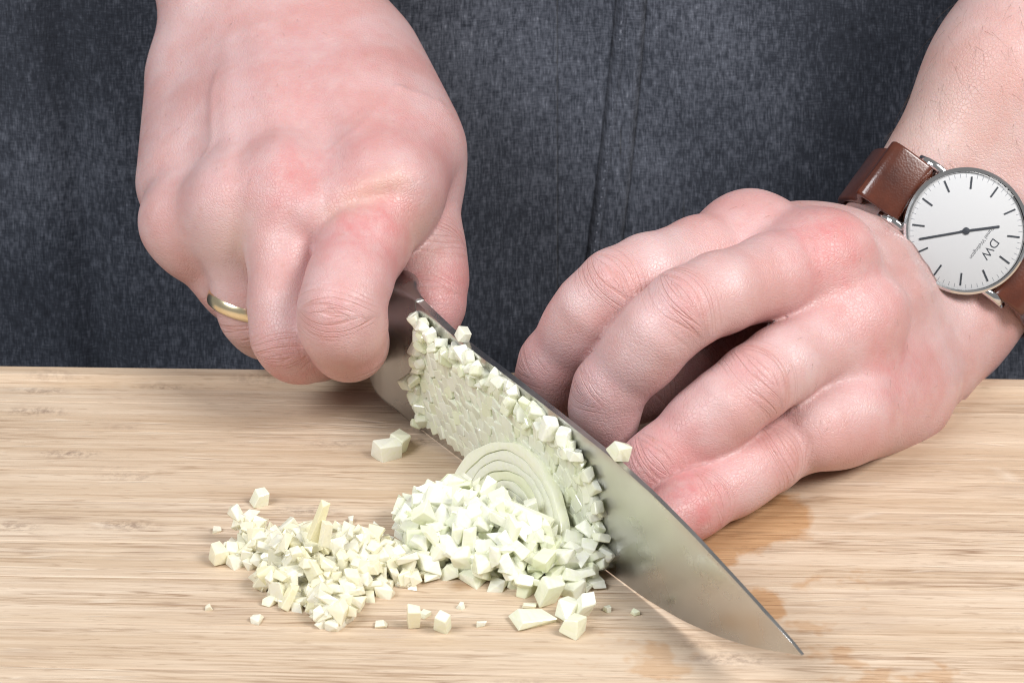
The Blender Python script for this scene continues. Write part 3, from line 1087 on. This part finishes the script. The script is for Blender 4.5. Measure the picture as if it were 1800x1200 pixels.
wbox('minute_hand', -0.3, 0.3, -2.2, 13.6, 1.0, 1.12, M_MARK, watch, dial_angle(-80, 14))
wbox('hour_hand', -0.34, 0.34, -1.8, 9.6, 0.96, 1.08, M_MARK, watch, dial_angle(60, -8))
lathe('hand_hub', [(0.01, 0.95), (1.05, 0.95), (1.0, 1.25), (0.01, 1.28)], M_MARK, watch, 24, closed=False)


def lettering(name, text, size, cx, cy, spacing=1.0):
    c = bpy.data.curves.new(name, 'FONT')
    c.body = text
    c.size = size
    c.align_x = 'CENTER'
    c.align_y = 'CENTER'
    c.extrude = 0.01
    c.space_character = spacing
    t = bpy.data.objects.new(name, c)
    COL.objects.link(t)
    bpy.context.view_layer.update()
    me = bpy.data.meshes.new_from_object(t.evaluated_get(bpy.context.evaluated_depsgraph_get()))
    bpy.data.objects.remove(t)
    for v in me.vertices:
        p = Wp(cx + v.co.x, cy + v.co.y, 0.765 + v.co.z)
        v.co = Vector(p * S)
    o = obj(name, me, M_MARK)
    o['kind'] = 'stuff'
    del o['kind']
    return keep(o, dial) if False else keep(o, watch)


lettering('logo', 'DW', 3.6, 0, 8.4)
lettering('lettering', 'Daniel Wellington', 1.5, 0, 5.6)
for sx in (-1, 1):
    for sy in (-1, 1):
        secs = []
        for t, (yy, zz, w) in enumerate(((14.0, -1.6, 1.5), (17.5, -1.2, 1.5), (20.0, -2.2, 1.35), (22.2, -4.6, 1.1))):
            secs.append([Wp(sx * 9.9 + dx * w, sy * yy, zz + dz * w * 0.9) for dx, dz in rounded(1, 0.8, 0.5, 3)])
        sweep(secs, 'lug', M_STEEL, watch, 60)

# strap: a band round the wrist, found by walking in from outside to the skin
AX0 = V3(LW) + LARM_U * ((WC - V3(LW)) @ LARM_U)
AX0 = WC - WN * ((WC - AX0) @ WN)
for half in (1, -1):
    ph = np.radians(np.linspace(34, 180, 60)) if half == 1 else -np.radians(np.linspace(34, 180, 60))
    ws = np.linspace(-9.2, 9.2, 7)
    rr = np.zeros((len(ph), len(ws)))
    dirs = np.cos(ph)[:, None] * WN + np.sin(ph)[:, None] * WY
    for j, w in enumerate(ws):
        r = np.full(len(ph), 75.0)
        for _ in range(60):
            r = r - 0.8 * np.clip(LEFT(AX0 + dirs * r[:, None] + LARM_U * w), -5, 20)
        rr[:, j] = r
    r = rr.max(1) * 0.55 + rr.mean(1) * 0.45 + 0.5
    hl = (WC - AX0) @ WN - 3.2
    lim = np.where(np.abs(np.sin(ph)) * r < 24, (hl + 0.0) / np.maximum(np.cos(ph), 0.15), 0)
    lim = np.where(np.cos(ph) > 0.3, np.minimum(lim, 40), 0)
    r = np.maximum(r, lim)
    for _ in range(4):
        r[1:-1] = np.maximum(r[1:-1], (r[:-2] + r[1:-1] * 2 + r[2:]) / 4 - 0.02)
        r[1:-1] = (r[:-2] + r[1:-1] * 2 + r[2:]) / 4
    wc = (WC - AX0) @ LARM_U
    secs = []
    for i in range(len(ph)):
        th = 1.15 + 0.5 * math.exp(-((abs(ph[i]) - 0.75) / 0.35) ** 2)
        secs.append([AX0 + dirs[i] * (r[i] + th + d2) + LARM_U * (wc + d1) for d1, d2 in rounded(th, 9.2, 0.9, 4)])
    sweep(secs, 'strap', M_LEATHER, watch, 60)


# ------------------------------------------------------------------ chopped onion and garlic
def chip_mesh(name, rng, sx, sy, sz, jit=0.2, bevel=0.05):
    bm = bmesh.new()
    tp, ty_, bend = rng.uniform(0.55, 1.05), rng.uniform(0.7, 1.05), rng.uniform(-0.12, 0.12)
    for x in (-1, 1):
        for y in (-1, 1):
            for z in (-1, 1):
                bm.verts.new((sx * (x * 0.5 * (tp if z > 0 else 1) + rng.uniform(-jit, jit)) * S, sy * (y * 0.5 * (ty_ if x > 0 else 1) + rng.uniform(-jit, jit) + bend * x) * S, sz * (z * 0.5 + rng.uniform(-jit, jit)) * S))
    r = bmesh.ops.convex_hull(bm, input=bm.verts)
    junk = list({e for e in r['geom_interior'] + r['geom_unused'] if isinstance(e, bmesh.types.BMVert)})
    if junk:
        bmesh.ops.delete(bm, geom=junk, context='VERTS')
    bmesh.ops.bevel(bm, geom=list(bm.edges), offset=bevel * min(sx, sy, sz) * S, segments=1, affect='EDGES', clamp_overlap=True)
    return bm_mesh(name, bm)


rng = random.Random(11)
GARLIC, ONION = [], []
for i in range(24):
    form = ('blocky', 'long', 'flat')[i % 3]
    d = {'blocky': (3.3, 3.1, 2.8), 'long': (4.7, 2.5, 2.2), 'flat': (4.0, 3.3, 1.5)}[form]
    GARLIC.append((form, chip_mesh('garlic_dice', rng, *[c * rng.uniform(0.85, 1.15) for c in d], 0.22)))
    d = {'blocky': (3.9, 3.6, 3.2), 'long': (5.8, 3.0, 2.4), 'flat': (5.2, 4.0, 1.7)}[form]
    ONION.append((form, chip_mesh('onion_dice', rng, *[c * rng.uniform(0.85, 1.15) for c in d], 0.24)))
for _, me in GARLIC:
    me.materials.append(M_GARLIC)
for _, me in ONION:
    me.materials.append(M_ONION)


class Heap:
    def __init__(self, x0, x1, y0, y1):
        self.o = (x0, y0)
        self.h = np.zeros((int((x1 - x0) * 2) + 1, int((y1 - y0) * 2) + 1))
        gx, gy = np.meshgrid(np.arange(self.h.shape[0]) * 0.5 + x0, np.arange(self.h.shape[1]) * 0.5 + y0, indexing='ij')
        self.gx, self.gy = gx, gy

    def drop(self, x, y, r, hz):
        m = (self.gx - x) ** 2 + (self.gy - y) ** 2 < r * r
        if not m.any():
            return hz / 2
        base = np.quantile(self.h[m], 0.72)
        m2 = (self.gx - x) ** 2 + (self.gy - y) ** 2 < (r * 0.85) ** 2
        self.h[m2] = np.maximum(self.h[m2], base + hz * 0.86)
        return base + hz / 2


heap = Heap(-100, 50, -190, -50)


def on_blade_side(x, y, m=3.0):
    return (V3((x, y, 0)) - KH) @ KM > m


def pile(name, meshes, mat, blobs, buried, count, label, cat, group, size, seed, maxh):
    """drops bits one by one on a growing heap; the first, buried ones are joined, the later ones are objects of their own"""
    r = random.Random(seed)
    k = tries = 0
    under = bmesh.new()
    while k < buried + count and tries < 40000:
        tries += 1
        bx, by, rx, ry, hh, wt_ = r.choices(blobs, [b[5] for b in blobs])[0]
        a = r.uniform(0, 2 * math.pi)
        rad = math.sqrt(r.random())
        x, y = bx + rx * rad * math.cos(a), by + ry * rad * math.sin(a)
        if not on_blade_side(x, y, 5.0):
            continue
        form, me = r.choice(meshes)
        sc = r.uniform(0.75, 1.2)
        low = k < buried
        top = hh * (1 - rad * rad) * (0.55 if low else 1.0) + (0.2 if low else 2.2)
        m = (heap.gx - x) ** 2 + (heap.gy - y) ** 2 < (size * 0.4) ** 2
        if m.any() and heap.h[m].mean() > top:
            if low and tries > 9000:
                buried = k
            continue
        if low and rad > 0.75:
            continue
        flat = heap.h[m].mean() < 0.5 if m.any() else True
        z = heap.drop(x, y, size * 0.5 * sc, size * (0.62 if flat else 0.7) * sc)
        tilt = 0.12 if flat else 0.75
        rot = (r.gauss(0, tilt) + r.choice((0, 0, 1.57)) * (not flat), r.gauss(0, tilt), r.uniform(0, 6.28))
        mw = Matrix.LocRotScale(Vector((x * S, y * S, (z + 0.1) * S)), Euler(rot), Vector((sc, sc, sc)))
        k += 1
        if low:
            tmp = me.copy()
            tmp.transform(mw)
            under.from_mesh(tmp)
            bpy.data.meshes.remove(tmp)
            continue
        o = obj(name, me)
        o.matrix_world = mw
        lay = 'lying on the board at the foot' if flat else ('on the top' if z > maxh else 'in the flank')
        tag(o, label % (form, lay), cat, group)
    me = bpy.data.meshes.new(cat + '_mince')
    under.to_mesh(me)
    under.free()
    o = obj(cat + '_mince', me, mat)
    o['kind'] = 'stuff'
    tag(o, 'chopped %s buried inside its heap under the top bits' % cat, cat)


pile('garlic_dice', GARLIC, M_GARLIC, [(-46, -134, 17, 15, 10, 5), (-54, -130, 12, 10, 8, 2), (-64, -125, 9, 9, 5, 1.6), (-46, -145, 15, 9, 4, 1.6), (-34, -133, 12, 12, 6, 2), (-43, -156, 6, 5, 2.5, 0.5), (-25, -134, 9, 9, 5, 1.0)],
     190, 296, '%s cream garlic bit %s of the garlic heap', 'garlic', 'diced garlic heap', 2.8, 5, 5)
pile('onion_dice', ONION, M_ONION, [(-6, -125, 16, 12, 7.5, 5), (-14, -113, 12, 8, 8, 3.5), (4, -134, 14, 10, 6, 3), (-21, -114, 8, 8, 5, 1), (-18, -128, 9, 9, 5, 1), (12, -138, 8, 6, 3, 0.8)],
     120, 294, '%s pale green onion bit %s of the onion heap', 'onion', 'diced onion heap', 3.9, 8, 6.5)


def loose(name, mat, loc, dims, rot, label, cat, seed, jit=0.14):
    o = obj(name, chip_mesh(name, random.Random(seed), *dims, jit), mat)
    o.location = V3(loc) * S
    o.rotation_euler = rot
    return tag(o, label, cat)


loose('onion_dice', M_ONION, (-65.2, -99.5, 1.9), (4.4, 3.6, 3.7), (0.2, 0.1, 0.4), 'single pinkish white onion cube alone on bare board', 'onion', 21)
loose('onion_chunk', M_ONION, (-33.6, -74.2, 2.2), (6.0, 4.2, 4.4), (0.1, 0.0, 0.5), 'pale green layered onion chunk lying beside the knife heel', 'onion', 22)
loose('onion_chunk', M_ONION, (-30.8, -70.0, 2.4), (4.2, 4.6, 4.9), (0.1, 0.2, 0.9), 'upright onion bit touching the layered chunk near knife heel', 'onion', 23)
loose('garlic_stick', M_GARLIC, (-23.1, -159.4, 3.0), (3.0, 2.4, 6.0), (0.3, 0, 0.2), 'small upright garlic block standing apart before the heaps', 'garlic', 24, 0.08)
loose('onion_dice', M_ONION, (-16.2, -161.3, 2.6), (3.4, 2.6, 5.2), (0.3, 0.2, -0.5), 'white onion block apart on board next to garlic block', 'onion', 25, 0.1)
loose('onion_flake', M_ONION, (4.3, -157.0, 1.2), (9.0, 5.0, 2.2), (0.05, 0.05, 0.35), 'flat pointed onion flake lying flat on the bare board', 'onion', 26, 0.22)
loose('onion_dice', M_ONION, (9.3, -148.1, 3.0), (5.0, 4.0, 6.5), (0.3, 0.2, 0.3), 'tall onion block leading the short trail under blade', 'onion', 27)
loose('onion_dice', M_ONION, (13.5, -154.2, 2.6), (6.4, 4.6, 4.6), (0.1, 0.3, 0.9), 'glossy onion cube in the middle of the short trail', 'onion', 28)
loose('onion_dice', M_ONION, (17.0, -154.7, 3.2), (5.0, 4.4, 6.2), (0.5, 0.2, 0.5), 'translucent onion cube at the outer end of the trail', 'onion', 29)
loose('onion_dice', M_ONION, (14.6, -162.1, 2.2), (4.6, 4.0, 4.4), (0.1, 0.1, 1.1), 'small onion cube at the front of the short trail', 'onion', 30)
loose('onion_chunk', M_ONION, (11.8, -135.4, 3.0), (5.6, 4.6, 5.6), (0.4, 0.2, 0.4), 'clear wet onion chunk between heap and blade edge', 'onion', 31)
loose('onion_dice', M_ONION, K(93, -1.0, 34.0), (5.0, 4.0, 3.8), (0.3, 0.2, 0.5), 'onion cube balanced on the blade spine near the fingers', 'onion', 32)
loose('onion_dice', M_ONION, K(23, 0.2, 37.6), (3.4, 3.4, 3.0), (0.2, 0.3, 0.5), 'tiny onion cube balanced on the blade spine near bolster', 'onion', 33)
loose('garlic_sliver', M_GARLIC, (-46.3, -138.4, 17.0), (2.6, 2.0, 10.0), (0.1, 0.32, 0.3), 'long thin garlic sliver sticking up from the heap', 'garlic', 34, 0.1)
loose('garlic_sliver', M_GARLIC, (-44.9, -139.5, 14.0), (3.0, 1.8, 7.0), (0.15, 0.1, 0.6), 'short curled garlic sliver beside the long upright one', 'garlic', 35, 0.1)
loose('garlic_dice', M_GARLIC, (-72.5, -129.0, 2.3), (4.4, 4.2, 4.4), (0.1, 0.1, 0.5), 'blocky garlic cube at the very edge of the heap', 'garlic', 36, 0.1)
loose('onion_slab', M_ONION, (0.7, -128.4, 10.5), (18, 2.4, 9.5), (-0.6, 0.12, -0.55), 'large flat cut onion slab lying over the diced heap', 'onion', 37, 0.1)
loose('onion_slab', M_ONION, (-15.7, -116.6, 11.0), (13, 6.0, 3.0), (0.25, 0.05, -0.2), 'striped stack of uncut onion layers on top of heap', 'onion', 38, 0.1)

# dice still clinging to the blade: the whole cut face of the half onion, cell by cell
rng = random.Random(77)
OUT = [(0.5, 36.5), (16, 35.6), (36, 34.8), (57, 33.6), (79, 30.5), (85, 25), (90, 16.5), (92.5, 1.2), (1.5, 0.8), (-2.5, 12), (0.5, 25)]


def inside(s, z):
    """distance to the outline of the slab, positive inside"""
    c, best = False, 1e9
    for i in range(len(OUT)):
        (x0, y0), (x1, y1) = OUT[i], OUT[(i + 1) % len(OUT)]
        if (y0 > z) != (y1 > z) and s < (x1 - x0) * (z - y0) / (y1 - y0) + x0:
            c = not c
        t = min(1, max(0, ((s - x0) * (x1 - x0) + (z - y0) * (y1 - y0)) / ((x1 - x0) ** 2 + (y1 - y0) ** 2)))
        best = min(best, math.hypot(s - x0 - t * (x1 - x0), z - y0 - t * (y1 - y0)))
    return best if c else -best


def cling(cs, cz, ls, lz, th, rot, wob, rim, jit, lift=0.0):
    me = chip_mesh('onion_cell', rng, ls, lz, th, jit, 0.1)
    me.materials.append(M_ONION if rim else M_CELL)
    o = obj('onion_cell', me)
    q = blade_half(cs, cz) + th * 0.42 + lift
    x_ = KU * math.cos(rot) + V3((0, 0, 1)) * math.sin(rot)
    y_ = np.cross(KM, x_)
    R = Matrix([[x_[0], y_[0], KM[0]], [x_[1], y_[1], KM[1]], [x_[2], y_[2], KM[2]]])
    R = R @ Matrix.Rotation(rng.gauss(0, wob) + (0 if rim else 0.09), 3, 'X') @ Matrix.Rotation(rng.gauss(0, wob), 3, 'Y')
    o.matrix_world = Matrix.Translation(Vector(K(cs, q, cz) * S)) @ R.to_4x4()
    top = smooth_interp(SP, cs)
    if rim:
        where = 'under the blade spine' if cz > top - 7 else ('next to the bolster' if cs < 14 else ('beside the bare steel' if cs > 74 else 'above the board'))
        tag(o, '%s onion cube clinging to the blade %s' % ('long' if ls > 1.35 * lz else 'chunky', where), 'onion', 'onion cubes round the slab on the blade')
    else:
        where = 'next to the bolster' if cs < 25 else ('behind the half round slice' if cs < 62 else 'beside the bare steel')
        tag(o, 'thin wet onion cell stuck flat on the blade %s' % where, 'onion', 'onion cells of the slab on the blade')


row = 0
zz = 2.2
while zz < 34:
    s0 = -2 + (row % 2) * 1.75
    while s0 < 91:
        cs, cz = s0 + rng.uniform(-0.5, 0.5), zz + rng.uniform(-0.4, 0.4)
        if inside(cs, cz) > 3.2 and not (34 < cs < 74 and cz < 11):
            arc = math.atan2((cs - 45) * 0.75, cz + 14) * -0.55
            cling(cs, cz, rng.uniform(3.7, 4.5), rng.uniform(3.6, 4.6), rng.uniform(1.5, 1.9), arc + rng.gauss(0, 0.12), 0.06, False, 0.12)
        s0 += 3.5
    zz += 2.9
    row += 1
for lap in range(3):                                   # the thicker broken rim, two to three cubes deep
    for i in range(len(OUT)):
        (x0, y0), (x1, y1) = OUT[i], OUT[(i + 1) % len(OUT)]
        if i == 7:
            continue
        n = max(1, int(math.hypot(x1 - x0, y1 - y0) / 3.2))
        for j in range(n):
            t = (j + rng.random()) / n
            cx, cz = x0 + (x1 - x0) * t, y0 + (y1 - y0) * t
            d = (1.4, 3.6, 5.4)[lap] + rng.uniform(-0.8, 0.8)
            if lap == 2 and rng.random() < 0.45:
                continue
            dx, dz = 45 - cx, 14 - cz
            if y0 > 26 and y1 > 26:
                dx, dz = 0, -1
            l = math.hypot(dx, dz)
            cling(cx + dx / l * d, cz + dz / l * d, rng.uniform(2.2, 5.2), rng.uniform(2.0, 3.6), rng.uniform(1.6, 3.8), rng.uniform(0, 6.28), 0.32, True, 0.2, rng.choice((0, 0, 0.6, 1.6)))

# half-round slice leaning on the slab, with its layers
so = K(59, 10.0, 0.5)
sl = empty('onion_slice', tuple(so * S))
tag(sl, 'half round onion slice with green rimmed layers leaning on the blade', 'onion')
tx = KU
tz = unit(V3((0, 0, 1)) - KM * 0.42)
ty = unit(np.cross(tz, tx))
M_SLICE = onion_material('onion_layer', (0.985, 0.985, 0.80), (0.99, 0.99, 0.86), (0.90, 0.94, 0.55), 0.2, 0.14, 0.14)
radii = [24.5, 21.4, 18.6, 16.1, 13.2, 10.7, 8.0, 5.2, 0.3]


def layer_r(j, a):
    """outline of the j-th layer: slightly lopsided, the same curve for the two layers that share it"""
    return radii[j] * (1 + 0.03 * math.sin(2 * a + 0.5) + 0.016 * math.sin(5 * a + 1.9 * j) + 0.006 * math.sin(15 * a + 3 * j))


for i in range(len(radii) - 1):
    th = 3.0 - 0.1 * i
    rec = 0.26 * i + (0.12 if i % 2 else 0.0)
    secs = []
    for a in np.linspace(0, math.pi, 49):
        ra, rb = layer_r(i, a), layer_r(i + 1, a) + 0.04
        secs.append([so - tx * (r_ * math.cos(a)) + tz * (r_ * 0.86 * math.sin(a)) + ty * (d + rec)
                     for r_, d in ((ra, th / 2), (ra, -th / 2 + 0.35), (ra - 0.3, -th / 2), (rb + 0.25, -th / 2 + 0.12), (rb, -th / 2 + 0.3), (rb, th / 2))])
    sweep(secs, 'layer', M_SLICE, sl, 50)

# crumbs and thin slivers dropped around the heaps
rng = random.Random(31)
spots = [(-72, -150), (-60, -158), (-20, -152), (-12, -149), (6, -150), (22, -150), (-34, -112), (-40, -108), (-28, -98), (-76, -112), (-8, -160), (14, -160), (-54, -112), (-30, -157), (28, -154)]
for i, (x, y) in enumerate(spots):
    g = i in (0, 1, 8, 9, 12, 13)
    dims = (rng.uniform(1.6, 3.2), rng.uniform(1.2, 2.2), rng.uniform(0.8, 1.5))
    o = obj('garlic_crumb' if g else 'onion_crumb', chip_mesh('crumb', rng, *dims, 0.2), M_GARLIC if g else M_ONION)
    o.location = V3((x + rng.uniform(-2, 2), y + rng.uniform(-2, 2), dims[2] * 0.42 + 0.05)) * S
    o.rotation_euler = (rng.gauss(0, 0.1), rng.gauss(0, 0.1), rng.uniform(0, 6.28))
    tag(o, 'tiny %s crumb lying alone on the bare board' % ('garlic' if g else 'onion'), 'crumb', 'crumbs dropped round the heaps')
